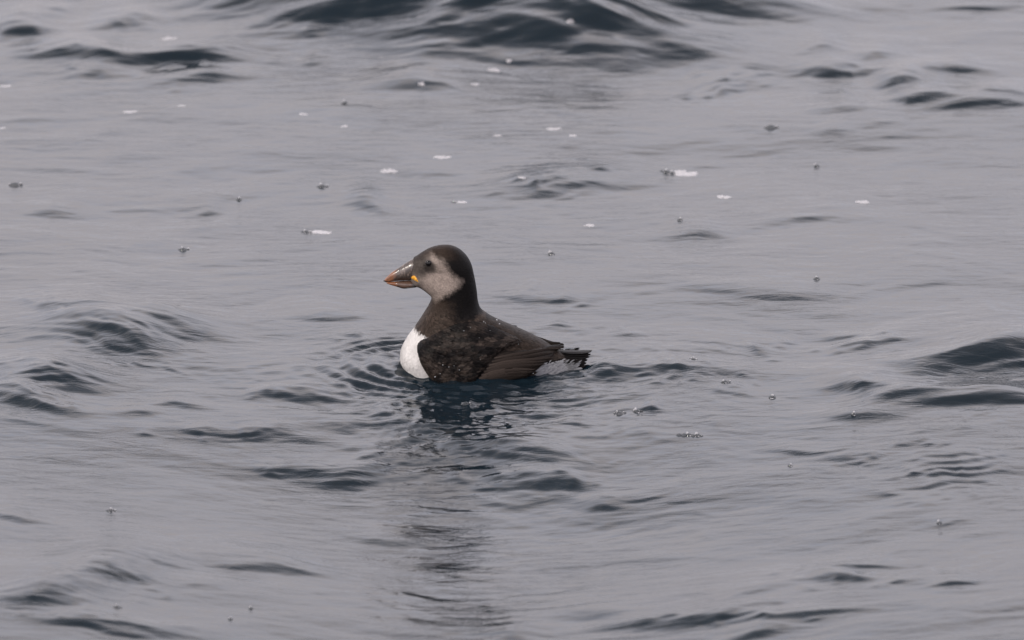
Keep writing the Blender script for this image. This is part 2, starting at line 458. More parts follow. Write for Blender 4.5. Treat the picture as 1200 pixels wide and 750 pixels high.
FACE = shift(FACE, lambda v: 3.0 * sst(298, 304, v)); BREAST = shift(BREAST, lambda v: 5.0 * sst(382, 400, v))
BLACK = np.array([0.0045, 0.0038, 0.0038]); BROWN = np.array([0.034, 0.024, 0.0185])
WHITE = np.array([0.50, 0.48, 0.465]); CHEEK = np.array([0.23, 0.187, 0.162]); LORE = np.array([0.042, 0.035, 0.031])
COVERT = np.array([0.030, 0.023, 0.0195]); UNDERTAIL = np.array([0.155, 0.155, 0.163])


def mixc(a, b, t): return a * (1 - t[..., None]) + b * t[..., None]


def body_colour(U, V, Z=None):
    Z = U * 0 if Z is None else Z
    n = fbm2(U * 0.22 + Z * 0.1, V * 0.22 + Z * .13, 31); nf = fbm2(U * 0.7, V * 0.7 + Z * .4, 32)
    one = np.ones(U.shape)
    c = one[..., None] * BLACK
    # brown lower neck and front of the throat
    c = mixc(c, BROWN, 0.85 * sst(540, 512, U + n * 6) * sst(340, 352, V))
    c = mixc(c, BROWN * 0.75, 0.6 * sst(365, 374, V) * sst(470, 500, U))
    # browner crown at the front
    c = mixc(c, BROWN * 1.0, 0.7 * sst(545, 515, U) * sst(304, 296, V))
    # frosted collar line across the shoulders
    line = np.exp(-((V - (371 - (U - 545) * 0.25) + n * 3) / 3.0) ** 2) * sst(528, 540, U) * sst(580, 565, U)
    c = mixc(c, BROWN * 1.9, 0.5 * line)
    # face
    f = sst(-4.0, 5.5, poly_dist(FACE, U, V) + 1.4 * n + 0.8 * nf)
    fc = one[..., None] * CHEEK
    fc = mixc(fc, LORE, 0.95 * sst(20, 8, np.hypot((U - 492) * 1.0, (V - 306.5) * 1.0) + 2 * n))
    fc = mixc(fc, LORE * 0.45, 0.9 * sst(9.0, 4.0, np.hypot((U - 503) * 0.8, (V - 308.5) * 1.1)))
    fc = mixc(fc, LORE * 1.2, 0.55 * np.exp(-((V - 313) / 1.6) ** 2) * sst(500, 506, U) * sst(528, 515, U))
    fc = mixc(fc, CHEEK * 0.62, 0.6 * sst(315, 309, V) * sst(506, 513, U))
    fc = mixc(fc, LORE * 1.5, 0.6 * sst(524, 540, U) * sst(318, 326, V))
    fc = mixc(fc, LORE * 1.3, 0.5 * sst(498, 488, U))
    c = mixc(c, fc, f)
    # white breast, belly and grey undertail
    w = sst(-2, 2, poly_dist(BREAST, U, V) + 2.0 * n + nf)
    wc = mixc(one[..., None] * WHITE, UNDERTAIL, sst(600, 630, U + 8 * n))
    c = mixc(c, wc, w)
    return c * (1 + 0.18 * nf + 0.12 * n)[..., None]


m_feather, nt, b = mat_new('plumage')
at = nt.nodes.new('ShaderNodeAttribute'); at.attribute_name = 'plumage_colour'
nt.links.new(at.outputs['Color'], b.inputs['Base Color'])
b.inputs['Roughness'].default_value = 0.42
b.inputs['Specular IOR Level'].default_value = 0.05
tcf = nt.nodes.new('ShaderNodeTexCoord'); mpf = nt.nodes.new('ShaderNodeMapping')
mpf.inputs['Scale'].default_value = (1, 1, 2.2)
nt.links.new(tcf.outputs['Object'], mpf.inputs['Vector'])
nzf = nt.nodes.new('ShaderNodeTexNoise'); nzf.inputs['Scale'].default_value = 260; nzf.inputs['Detail'].default_value = 2
nt.links.new(mpf.outputs['Vector'], nzf.inputs['Vector'])
bmf = nt.nodes.new('ShaderNodeBump'); bmf.inputs['Strength'].default_value = 0.5; bmf.inputs['Distance'].default_value = 0.0012
nt.links.new(nzf.outputs['Fac'], bmf.inputs['Height']); nt.links.new(bmf.outputs['Normal'], b.inputs['Normal'])


# ---- surface of an implicit field (dual of a voxel grid)
def surface(F, ox_, oy_, oz_, s):
    S = F < 0
    nx_, ny_, nz_ = F.shape
    cells = np.zeros((nx_ - 1, ny_ - 1, nz_ - 1), np.uint8)
    for i in (0, 1):
        for j in (0, 1):
            for k in (0, 1):
                cells += S[i:nx_ - 1 + i, j:ny_ - 1 + j, k:nz_ - 1 + k].astype(np.uint8)
    act = (cells > 0) & (cells < 8)
    ci = np.argwhere(act)
    vid = -np.ones(act.shape, np.int32); vid[act] = np.arange(len(ci))
    acc = np.zeros((len(ci), 3)); cnt = np.zeros(len(ci))
    cor = [(i, j, k) for i in (0, 1) for j in (0, 1) for k in (0, 1)]
    val = {c: F[ci[:, 0] + c[0], ci[:, 1] + c[1], ci[:, 2] + c[2]] for c in cor}
    for c in cor:
        for ax in range(3):
            if c[ax] == 0:
                d = list(c); d[ax] = 1; d = tuple(d)
                a, bb = val[c], val[d]; m = (a < 0) != (bb < 0)
                t = np.where(m, a / (a - bb + 1e-20), 0)
                p = np.array(c, float)[None] + np.zeros((len(ci), 3)); p[:, ax] += t
                acc[m] += p[m]; cnt[m] += 1
    vp = (ci + acc / cnt[:, None]) * s + np.array([ox_, oy_, oz_])
    quads = []
    for ax in range(3):
        A = np.moveaxis(S, ax, 0); V = np.moveaxis(vid, ax, 0)
        e = A[:-1, 1:-1, 1:-1] != A[1:, 1:-1, 1:-1]
        w = np.argwhere(e); inn = A[:-1, 1:-1, 1:-1][e]
        i, j, k = w[:, 0], w[:, 1] + 1, w[:, 2] + 1
        qd = np.stack([V[i, j - 1, k - 1], V[i, j, k - 1], V[i, j, k], V[i, j - 1, k]], 1)
        flip = ~inn if ax != 1 else inn
        qd[flip] = qd[flip][:, ::-1]
        quads.append(qd)
    return vp, np.concatenate(quads)


puffin = bpy.data.objects.new('puffin', None); col.objects.link(puffin)
puffin.location = (0, 0, 0); puffin.rotation_euler = (0, 0, YAW)
tag(puffin, 'young dark brown and white puffin with grey face swimming to the left on the sea', 'bird')

s = 1.15
U = np.arange(462, 690, s); V = np.arange(282, 486, s); YP = np.arange(-66, 66 + s, s)
U2, V2 = np.meshgrid(U, V, indexing='ij')
D2 = poly_dist(BODY, U2, V2)
W2 = field(CW, U2, V2); R2 = field(CR, U2, V2)
inner = (1 - np.minimum(D2 / R2, 1)) ** 2
F3 = (YP[None, :, None] / W2[:, None, :]) ** 2 + inner[:, None, :] - 1
F3 = F3.astype(np.float32)
vp, qd = surface(F3, U[0], YP[0], V[0], s)
for it in range(2):       # relax
    acc = np.zeros_like(vp); cn = np.zeros(len(vp))
    for a in range(4):
        for bb in (1, 3):
            np.add.at(acc, qd[:, a], vp[qd[:, (a + bb) % 4]]); np.add.at(cn, qd[:, a], 1)
    vp = vp * 0.5 + 0.5 * acc / cn[:, None]
# V runs downward, so winding is mirrored
bodyv = to_world(vp[:, 0], vp[:, 2], vp[:, 1])
ctr = bodyv[qd].mean(1)
nrm = np.cross(bodyv[qd[:, 2]] - bodyv[qd[:, 0]], bodyv[qd[:, 3]] - bodyv[qd[:, 1]])
nrm /= np.linalg.norm(nrm, axis=1)[:, None] + 1e-12
# orient with the gradient of the field: outward is away from the profile's middle
top = ctr[:, 1] * nrm[:, 1]
if top.sum() < 0: qd = qd[:, ::-1]; nrm = -nrm
bc = body_colour(vp[:, 0], vp[:, 2], vp[:, 1])
body = make_mesh('body', bodyv, qd, m_feather, puffin, bc)


# ---- small feathers laid over a surface
def feather_coat(name, cen, nor, flow, length, width, colr, mat, parent, lift=0.12):
    n = len(cen)
    flow = flow - nor * (flow * nor).sum(1)[:, None]
    flow /= np.linalg.norm(flow, axis=1)[:, None] + 1e-9
    side = np.cross(nor, flow)
    L = length[:, None]; Wd = width[:, None]
    base = cen - flow * L * 0.4 - nor * L * 0.03
    midc = cen + nor * L * (lift * 0.7) + flow * L * 0.15
    ml = cen + side * Wd * 0.5 + nor * L * lift * 0.30 + flow * L * 0.12
    mr_ = cen - side * Wd * 0.5 + nor * L * lift * 0.30 + flow * L * 0.12
    tip = cen + flow * L * 0.6 + nor * L * lift * 0.55
    v = np.stack([base, ml, tip, mr_, midc], 1).reshape(-1, 3)
    k = np.arange(n)[:, None] * 5
    f = np.concatenate([k + np.array([[0, 4, 1]]), k + np.array([[1, 4, 2]]), k + np.array([[2, 4, 3]]), k + np.array([[3, 4, 0]])])
    cc = np.repeat(colr, 5, 0).reshape(n, 5, 3)
    dkm = cc[:, 0, 0] < 0.3
    cc[dkm, 2] *= 1.3; cc[dkm, 0] *= 0.7
    o = make_mesh(name, v, f[:, ::-1], mat, parent, cc.reshape(-1, 3), smooth=True)
    tag(o, kind='stuff')
    return o


area = 0.5 * np.linalg.norm(np.cross(bodyv[qd[:, 2]] - bodyv[qd[:, 0]], bodyv[qd[:, 3]] - bodyv[qd[:, 1]]), axis=1)
cu = vp[qd].mean(1)
dens = np.where(cu[:, 2] < 352, 2.6, 1.0) * (ctr[:, 2] > -0.012) * area
bright = body_colour(cu[:, 0], cu[:, 2], cu[:, 1])[:, 0] > 0.35
dens = dens * np.where(bright, 0.0, 1.0) * (np.hypot(cu[:, 0] - 501.6, cu[:, 2] - 304.2) > 7.5)
pick = rng.choice(len(ctr), 16000, p=dens / dens.sum())
pu, pv, pyy = cu[pick, 0], cu[pick, 2], cu[pick, 1]
headm = sst(372, 350, pv)
flow = np.zeros((len(pick), 3))
facem = sst(330, 310, pu * 0 + pv) * headm
flow[:, 0] = 1.0 * (1 - headm) + headm * (0.35 + 0.9 * facem)
flow[:, 2] = -0.30 * (1 - headm) - headm * (1.0 - 0.55 * facem)
front = sst(515, 490, pu) * (1 - headm)
flow[:, 0] -= 0.7 * front; flow[:, 2] -= 1.0 * front
flow += rng.normal(0, 0.10, flow.shape)
ln = 0.0042 + 0.0050 * (1 - headm); ln *= rng.uniform(0.8, 1.2, len(ln))
colr = body_colour(pu, pv, pyy) * np.where(headm > .5, rng.uniform(0.86, 1.16, len(pu)), rng.uniform(0.6, 1.55, len(pu)))[:, None]
whit = colr[:, 0] > 0.4
colr[whit] = WHITE
feather_coat('body_feathers', ctr[pick], nrm[pick], flow, ln, ln * 0.52, colr, m_feather, body, 0.07)

wi = rng.choice(len(ctr), 1800, p=(bright * (ctr[:, 2] > -0.012) * area) / (bright * (ctr[:, 2] > -0.012) * area).sum())
fw = np.tile([0.1, 0, -1.0], (len(wi), 1)) + rng.normal(0, .1, (len(wi), 3)); fw[:, 0] += 1.2 * (cu[wi, 0] > 560)
lwh = rng.uniform(0.006, 0.010, len(wi))
feather_coat('breast_feathers', ctr[wi], nrm[wi], fw, lwh, lwh * 0.4, body_colour(cu[wi, 0], cu[wi, 2], cu[wi, 1]), m_feather, body, 0.035)

# ---- folded wings
COV = smooth_poly([(488.5, 411), (488, 403), (492, 396), (500, 390), (510, 382), (524, 374), (542, 369), (560, 370), (580, 378),
                   (600, 389), (606, 394), (603, 398), (592, 402), (581, 408), (571, 417), (560, 430), (548, 443), (518, 446), (506, 440), (494, 425)], 4)
PRI = smooth_poly([(545, 428), (560, 417), (575, 408.5), (590, 405), (610, 405.5), (636, 407), (652, 407.5), (661, 409.5), (652, 413),
                   (640, 420), (624, 430), (606, 439), (575, 445), (552, 442)], 4)


COV = shift(COV, lambda v: 5.0 * sst(378, 402, v) - 2 * sst(425, 440, v)); PRI = shift(PRI, lambda v: 4.5 + 0 * v - 2 * sst(425, 440, v))


def wing_height(Ux, Vx):
    d1 = poly_dist(COV, Ux, Vx); d2 = poly_dist(PRI, Ux, Vx)
    n = fbm2(Ux * 0.16, Vx * 0.25, 41); n2 = fbm2(Ux * 0.35, Vx * 0.6, 42)
    R1 = 9.0 + 14 * sst(425, 385, Vx)
    t1 = 11.5 * np.sqrt(np.clip(1 - (1 - np.clip(d1 / R1, 0, 1)) ** 2, 0, 1)) * (0.35 + 0.65 * sst(372, 398, Vx))
    t2 = 6.0 * np.sqrt(np.clip(1 - (1 - np.clip(d2 / 8.0, 0, 1)) ** 2, 0, 1))
    t = np.maximum(t1, t2)
    return t * (1 + 0.10 * n) + np.where(t > 0, 0.35 * n2, 0), np.maximum(d1, d2), d1, d2


def wing_colour(Ux, Vx, d1, d2):
    n = fbm2(Ux * 0.10, Vx * 0.22, 44); nf = fbm2(Ux * 0.45, Vx * 0.5, 45)
    c = np.ones(Ux.shape)[..., None] * BLACK * 1.1
    c = mixc(c, COVERT * 0.92, np.clip(0.25 + 1.2 * n + 0.35 * nf, 0, 1) * (d1 > 0))
    c = mixc(c, COVERT * 0.85, np.clip(0.55 + 0.5 * n, 0, 1) * (d2 > 0) * (d1 <= 0))
    # worn paler tips along the lesser coverts
    lines = np.clip(np.sin(Ux * 0.55 + Vx * 0.25 + 3 * n), 0, 1) ** 3 * sst(400, 412, Vx) * sst(560, 530, Ux)
    c = mixc(c, COVERT * 1.8, 0.45 * lines)
    return c * (1 + 0.25 * nf)[..., None]


for side in (-1, 1):
    wu = np.arange(484, 665, 1.1); wv = np.arange(365, 448, 1.1)
    WU, WV = np.meshgrid(wu, wv, indexing='ij')
    T, DM, D1, D2w = wing_height(WU, WV)
    Bw = half_width(WU, WV)
    # the hull narrows behind the flank while the wing tip runs on straight
    Bw = np.maximum(Bw, 6 + 22 * sst(668, 600, WU) * (D2w > -3))
    keep = DM > -1.2
    out = np.where(DM > 0, Bw + T, Bw - 2.0)
    inn = Bw - 3.5
    vo = to_world(WU, WV, side * out).reshape(-1, 3); vi = to_world(WU, WV, side * inn).reshape(-1, 3)
    ids = np.arange(WU.size).reshape(WU.shape)
    kc = keep[:-1, :-1] & keep[1:, :-1] & keep[1:, 1:] & keep[:-1, 1:]
    fq = np.stack([ids[:-1, :-1][kc], ids[1:, :-1][kc], ids[1:, 1:][kc], ids[:-1, 1:][kc]], 1)
    wc = wing_colour(WU, WV, D1, D2w).reshape(-1, 3)
    used = np.unique(fq); rm = -np.ones(WU.size, int); rm[used] = np.arange(len(used))
    f1 = rm[fq]
    # rim joins the outer and inner skins
    ed = {}
    for qd_ in f1.tolist():
        for a in range(4):
            e = (qd_[a], qd_[(a + 1) % 4]); 
            if (e[1], e[0]) in ed: del ed[(e[1], e[0])]
            else: ed[e] = 1
    n0 = len(used)
    rim = np.array([[b_, a_, a_ + n0, b_ + n0] for (a_, b_) in ed])
    fa = np.concatenate([f1, f1[:, ::-1] + n0, rim])
    if side > 0: fa = fa[:, ::-1]
    vv = np.concatenate([vo[used], vi[used]]); cc = np.concatenate([wc[used], wc[used]])
    wing = make_mesh('wing', vv, fa, m_feather, puffin, cc)
    # covert feathers over the wing
    fv = vo[used][f1]; wn = np.cross(fv[:, 2] - fv[:, 0], fv[:, 3] - fv[:, 1]); wn /= np.linalg.norm(wn, axis=1)[:, None] + 1e-9
    if (wn[:, 1] * side).sum() < 0: wn = -wn
    cw = fv.mean(1)
    uu = WU.ravel()[used][f1].mean(1); vvv = WV.ravel()[used][f1].mean(1)
    dd1 = D1.ravel()[used][f1].mean(1); dd2 = D2w.ravel()[used][f1].mean(1)
    ok = (dd1 > 0.8) & (cw[:, 2] > -0.01)
    ci_ = rng.choice(np.where(ok)[0], 3000)
    fl = np.zeros((len(ci_), 3)); fl[:, 0] = 1.0
    fl[:, 2] = 0.28 - 0.9 * sst(540, 500, uu[ci_]) - 0.5 * sst(395, 380, vvv[ci_])
    fl += rng.normal(0, .12, fl.shape)
    lw = (0.0065 + 0.0065 * sst(500, 580, uu[ci_])) * rng.uniform(0.8, 1.2, len(ci_))
    cl = wing_colour(uu[ci_], vvv[ci_], dd1[ci_], dd2[ci_]) * rng.uniform(0.6, 1.5, (len(ci_), 1))
    feather_coat('covert_feathers', cw[ci_], wn[ci_], fl, lw, lw * 0.42, cl, m_feather, wing, 0.10)
    # flight feathers folded one over the other
    rf = random.Random(3)
    for k in range(8):
        u0, v0 = 556 + k * 3.0, 434 - k * 3.8
        u1, v1 = 616 + k * 6.2, 427 - k * 3.1
        v1 = max(v1, 405.5) + rf.uniform(-.8, .8); u1 += rf.uniform(-4, 4)
        w0 = 5.0 - 0.25 * k
        N = 16; prof = []
        for i in range(N + 1):
            t = i / N
            cu_ = u0 + (u1 - u0) * t; cv_ = v0 + (v1 - v0) * t - 2.2 * math.sin(math.pi * t)
            hw = w0 * (1 - t ** 3.5) * (0.55 + 0.45 * min(1, t * 4)) + 0.15
            dxn, dvn = (v1 - v0), -(u1 - u0); ll = math.hypot(dxn, dvn); dxn /= ll; dvn /= ll
            for j, (o_, lift) in enumerate(((-1, -0.15), (-0.35, 0.12), (0, 0.3), (0.35, 0.12), (1, -0.15))):
                prof.append((cu_ + dxn * hw * o_, cv_ + dvn * hw * o_, lift))
        prof = np.array(prof)
        th_, _, _, _ = wing_height(prof[:, 0], prof[:, 1])
        bw = half_width(prof[:, 0], prof[:, 1]); bw = np.maximum(bw, 6 + 22 * sst(668, 600, prof[:, 0]))
        mid = (bw + np.maximum(th_, 4.0)).reshape(N + 1, 5); mid = mid.mean(1, keepdims=True) * np.ones((1, 5))
        yy = mid.ravel() + prof[:, 2] * 0.9 + (8 - k) * 0.25 + 0.3
        v3 = to_world(prof[:, 0], prof[:, 1], side * yy)
        v3b = to_world(prof[:, 0], prof[:, 1], side * (yy - 0.7))
        ids = np.arange((N + 1) * 5).reshape(N + 1, 5)
        f = np.stack([ids[:-1, :-1].ravel(), ids[1:, :-1].ravel(), ids[1:, 1:].ravel(), ids[:-1, 1:].ravel()], 1)
        fb = f[:, ::-1] + (N + 1) * 5
        if side > 0: f = f[:, ::-1]; fb = fb[:, ::-1]
        tt = np.repeat(np.linspace(0, 1, N + 1), 5)
        edge = np.tile([0.55, 0.95, 0.7, 1.2, 1.7], N + 1)
        cbase = (COVERT * 0.8 * (1.0 + 0.25 * (k % 3)))[None] * (edge * (1 - 0.45 * tt))[:, None]
        make_mesh('flight_feather', np.concatenate([v3, v3b]), np.concatenate([f, fb]), m_feather, wing, np.concatenate([cbase, cbase]))

# ---- tail feathers
for k in range(12):
    a = (k - 5.5) / 5.5                         # spread across the body
    N = 12; vs = []
    f_ = abs(a)
    jl, jv = random.uniform(-1.3, 1.3), random.uniform(-.2, .2)
    u0, v0, y0_ = 644.0, 408.8 + 4.0 * f_, a * 10
    u1, v1 = 693.5 - 9 * f_ + jl, 410.0 + 11.5 * f_ ** 1.2 + jv
    for i in range(N + 1):
        t = i / N
        u_ = u0 + (u1 - u0) * t
        v_ = v0 + (v1 - v0) * t + 1.6 * math.sin(math.pi * t) * (1 - f_)
        y_ = y0_ + a * 13 * t
        hw = 5.8 * (0.55 + 0.45 * min(1, t * 3)) * (1 if t < 0.78 else (1 - ((t - 0.78) / 0.22) ** 2.4 * 0.8))
        for o_, lf in ((-1, .5), (0, 0), (1, .5)):
            vs.append((u_ + (1.5 if o_ == 0 else 0) * t, v_ + lf + o_ * a * 3.0 * (hw / 5.0) + f_ * 1.0, y_ + o_ * hw * (1 - 0.35 * f_)))
    vs = np.array(vs)
    v3 = to_world(vs[:, 0], vs[:, 1], vs[:, 2]); v3b = v3.copy(); v3b[:, 2] -= 0.0008
    ids = np.arange((N + 1) * 3).reshape(N + 1, 3)
    f = np.stack([ids[:-1, :-1].ravel(), ids[1:, :-1].ravel(), ids[1:, 1:].ravel(), ids[:-1, 1:].ravel()], 1)
    cb = np.ones((len(vs), 1)) * BLACK * random.uniform(0.7, 1.3)
    make_mesh('tail_feather', np.concatenate([v3, v3b]), np.concatenate([f, f[:, ::-1] + len(vs)]), m_feather, puffin, np.concatenate([cb, cb]))

# ---- undertail feathers hanging beside the tail
nU = 420
uu = rng.uniform(628, 676, nU); vv = rng.uniform(415, 434, nU)
okm = vv > 417 - (uu - 632) * 0.02 + 0 * (682 - uu) * 0.12
uu, vv = uu[okm], vv[okm]
for side in (-1, 1):
    hw_ = np.maximum(half_width(uu, vv), 15 + (uu - 632) * 0.22) + 1.5
    cen = to_world(uu, vv, side * hw_)
    nor = np.tile([0.15, side * 0.9, 0.3], (len(uu), 1)); nor /= np.linalg.norm(nor, axis=1)[:, None]
    fl = np.tile([1.0, 0, 0.45], (len(uu), 1)) + rng.normal(0, .12, (len(uu), 3))
    lw = rng.uniform(0.008, 0.014, len(uu))
    cl = UNDERTAIL * rng.uniform(0.9, 1.2, (len(uu), 1))
    dk = vv < 417.5 + rng.normal(0, 1.2, len(uu))
    cl[dk] = BLACK * 1.3
    feather_coat('undertail_feathers', cen, nor, fl, lw, lw * 0.30, cl, m_feather, body, 0.03)

# ---- bill
UPPER = smooth_poly([(449.6, 329.6), (452, 326.5), (456, 323.2), (461, 319.6), (468, 314.8), (476, 309.4), (484, 304.6), (488, 303.5),
                     (491, 312), (491, 324), (489, 328.6), (482, 328.4), (472, 328.8), (462, 329.6), (455, 330.6)], 5)
LOWER = smooth_poly([(451.5, 330.4), (456, 330.4), (463, 329.8), (472, 329.0), (482, 328.6), (490, 328.8), (493, 333), (488, 335.4),
                     (481, 336.4), (473, 337.2), (465, 335.0), (457, 332.6)], 5)

UPPER[:, 1] -= 1.3 * sst(450, 460, UPPER[:, 0]) * (UPPER[:, 1] < 327); LOWER[:, 1] += 1.0 * (LOWER[:, 1] > 331.5)


def bill_part(name, poly, colfun):
    s_ = 0.55
    u = np.arange(447, 496, s_); v = np.arange(301, 340, s_); y = np.arange(-11, 11 + s_, s_)
    A, B = np.meshgrid(u, v, indexing='ij')
    d = poly_dist(poly, A, B)
    Wm = 1.3 + 9.0 * sst(446, 492, A) ** 0.9
    # sides slope towards the ridge
    R = 1.2 + 8.5 * sst(449, 480, A)
    if name == 'lower_mandible': R = 0.8 + 3.4 * sst(449, 476, A); Wm = Wm * 0.88
    groove = 0.35 * np.exp(-((A - 465.5 + (B - 325) * .25) / 1.0) ** 2) + 0.25 * np.exp(-((A - 481 + (B - 318) * .1) / 1.2) ** 2)
    Wm = Wm - groove
    F = (np.abs(y[None, :, None]) / Wm[:, None, :]) ** 1.7 + ((1 - np.minimum(d / R, 1)) ** 2)[:, None, :] - 1
    p, f = surface(F.astype(np.float32), u[0], y[0], v[0], s_)
    w = to_world(p[:, 0], p[:, 2], p[:, 1])
    nn = np.cross(w[f[:, 2]] - w[f[:, 0]], w[f[:, 3]] - w[f[:, 1]]); c = w[f].mean(1)
    if (nn[:, 1] * c[:, 1]).sum() < 0: f = f[:, ::-1]
    return make_mesh(name, w, f, m_bill, puffin, colfun(p[:, 0], p[:, 2]))


m_bill, nt, b = mat_new('bill_horn')
at = nt.nodes.new('ShaderNodeAttribute'); at.attribute_name = 'plumage_colour'
nt.links.new(at.outputs['Color'], b.inputs['Base Color'])
b.inputs['Roughness'].default_value = 0.2; b.inputs['Specular IOR Level'].default_value = 0.6
nzb = nt.nodes.new('ShaderNodeTexNoise'); nzb.inputs['Scale'].default_value = 420
tcb = nt.nodes.new('ShaderNodeTexCoord'); nt.links.new(tcb.outputs['Object'], nzb.inputs['Vector'])
bmb = nt.nodes.new('ShaderNodeBump'); bmb.inputs['Strength'].default_value = 0.35; bmb.inputs['Distance'].default_value = 0.0006
nt.links.new(nzb.outputs['Fac'], bmb.inputs['Height']); nt.links.new(bmb.outputs['Normal'], b.inputs['Normal'])
HORN = np.array([0.050, 0.038, 0.032]); ORANGE = np.array([0.17, 0.070, 0.033]); DARKTIP = np.array([0.03, 0.02, 0.018])


def up_col(u, v):
    n = fbm2(u * 0.5, v * 0.5, 51)
    c = np.ones(u.shape)[:, None] * HORN
    sc1 = np.clip(fbm2(u * 0.9, v * 0.35, 53) * 2.2, 0, 1)
    c = mixc(c, HORN * 3.0, 0.8 * sc1 * sst(466, 470, u) * sst(486, 480, u) * sst(326, 321, v))
    c = mixc(c, HORN * 2.4, 0.7 * np.exp(-((v - (329.5 - (u - 450) * 0.72) - 2.2) / 1.6) ** 2))  # pale highlight painted along the bill ridge
    c = mixc(c, ORANGE, sst(466, 460, u + (v - 322) * .3 + n * 2))
    c = mixc(c, DARKTIP, sst(454, 450.5, u + (329 - v)))
    c = mixc(c, ORANGE * .45, 0.6 * sst(322, 328, v) * sst(462, 470, u))
    return c * (1 + .25 * n)[:, None]


def lo_col(u, v):
    n = fbm2(u * 0.5, v * 0.5, 52)
    c = np.ones(u.shape)[:, None] * (HORN * 0.8 + ORANGE * .25)
    c = mixc(c, ORANGE * 1.15, sst(468, 462, u))
    c = mixc(c, HORN * .35, sst(480, 486, u))
    return c * (1 + .25 * n)[:, None]


bill_part('upper_mandible', UPPER, up_col)
bill_part('lower_mandible', LOWER, lo_col)


# ---- eyes, eyelids, yellow skin at the corner of the mouth
def ball(name, c, r, mat, parent, sq=(1, 1, 1), nu=20, nv=12):
    vs = []; 
    for i in range(nv + 1):
        p = math.pi * i / nv
        for j in range(nu):
            q_ = 2 * math.pi * j / nu
            vs.append((c[0] + r * sq[0] * math.sin(p) * math.cos(q_), c[1] + r * sq[1] * math.sin(p) * math.sin(q_), c[2] + r * sq[2] * math.cos(p)))
    f = [(i * nu + j, (i + 1) * nu + j, (i + 1) * nu + (j + 1) % nu, i * nu + (j + 1) % nu) for i in range(nv) for j in range(nu)]
    return make_mesh(name, vs, np.array(f), mat, parent)


m_eye, nt, b = mat_new('eye'); b.inputs['Base Color'].default_value = (0.004, 0.003, 0.003, 1); b.inputs['Roughness'].default_value = 0.09; b.inputs['Specular IOR Level'].default_value = 0.35
m_lid, nt, b = mat_new('eyelid_skin'); b.inputs['Base Color'].default_value = (0.035, 0.028, 0.026, 1); b.inputs['Roughness'].default_value = 0.5
m_gape, nt, b = mat_new('mouth_corner_skin')
b.inputs['Roughness'].default_value = 0.35
nzg = nt.nodes.new('ShaderNodeTexNoise'); nzg.inputs['Scale'].default_value = 300
crg = nt.nodes.new('ShaderNodeValToRGB')
crg.color_ramp.elements[0].color = (0.42, 0.16, 0.01, 1); crg.color_ramp.elements[1].color = (0.70, 0.34, 0.025, 1)
crg.color_ramp.elements[0].position = .35; crg.color_ramp.elements[1].position = .6
tg = nt.nodes.new('ShaderNodeTexCoord'); nt.links.new(tg.outputs['Object'], nzg.inputs['Vector'])
nt.links.new(nzg.outputs['Fac'], crg.inputs['Fac']); nt.links.new(crg.outputs['Color'], b.inputs['Base Color'])

eu, ev = 501.6, 304.2
ehw = float(half_width(np.array([eu]), np.array([ev]))[0])
gu, gv = 485.8, 323.0
for side in (-1, 1):
    c = to_world(np.array(eu), np.array(ev), np.array(side * (ehw + 0.1)))
    eye = ball('eye', c, 3.6 / PXM, m_eye, puffin)
    vs = []; NU, NVV = 28, 8
    c2 = to_world(np.array(eu), np.array(ev), np.array(side * (ehw + 1.0)))
    for i in range(NU):
        a = 2 * math.pi * i / NU
        for j in range(NVV):
            q_ = 2 * math.pi * j / NVV
            rr_ = (3.6 + 0.7 * math.cos(q_)) / PXM
            vs.append((c2[0] + rr_ * math.cos(a), c2[1] + side * (0.7 / PXM) * math.sin(q_), c2[2] + rr_ * math.sin(a) * 0.92))
    f = [(i * NVV + j, ((i + 1) % NU) * NVV + j, ((i + 1) % NU) * NVV + (j + 1) % NVV, i * NVV + (j + 1) % NVV) for i in range(NU) for j in range(NVV)]
    make_mesh('eyelid', vs, np.array(f), m_lid, eye)
    # mouth corner: wrinkled teardrop, point down and back
    G = smooth_poly([(482.2, gv - .3), (483.9, gv - 2.6), (486.0, gv - 3.0), (488.6, gv - 0.2), (490.4, gv + 4.2), (487.0, gv + 3.4), (483.0, gv + 2.0)], 5)
    u = np.arange(479, 494, .5); v = np.arange(gv - 6, gv + 8, .5); A, B = np.meshgrid(u, v, indexing='ij')
    d = poly_dist(G, A, B)
    base = np.maximum(half_width(A, B), 1.3 + 9.0 * sst(446, 492, A) ** .9) - 1.0
    t = 2.4 * np.sqrt(np.clip(1 - (1 - np.clip(d / 3, 0, 1)) ** 2, 0, 1)) + 0.25 * np.sin(A * 2.2 + B) * (d > .8)
    vv = to_world(A, B, side * (base + np.where(d > -.3, t, -2))).reshape(-1, 3)
    ids = np.arange(A.size).reshape(A.shape); kc = (d > -.7)[:-1, :-1]
    f = np.stack([ids[:-1, :-1][kc], ids[1:, :-1][kc], ids[1:, 1:][kc], ids[:-1, 1:][kc]], 1)
    if side > 0: f = f[:, ::-1]
    make_mesh('mouth_corner', vv, f, m_gape, puffin)

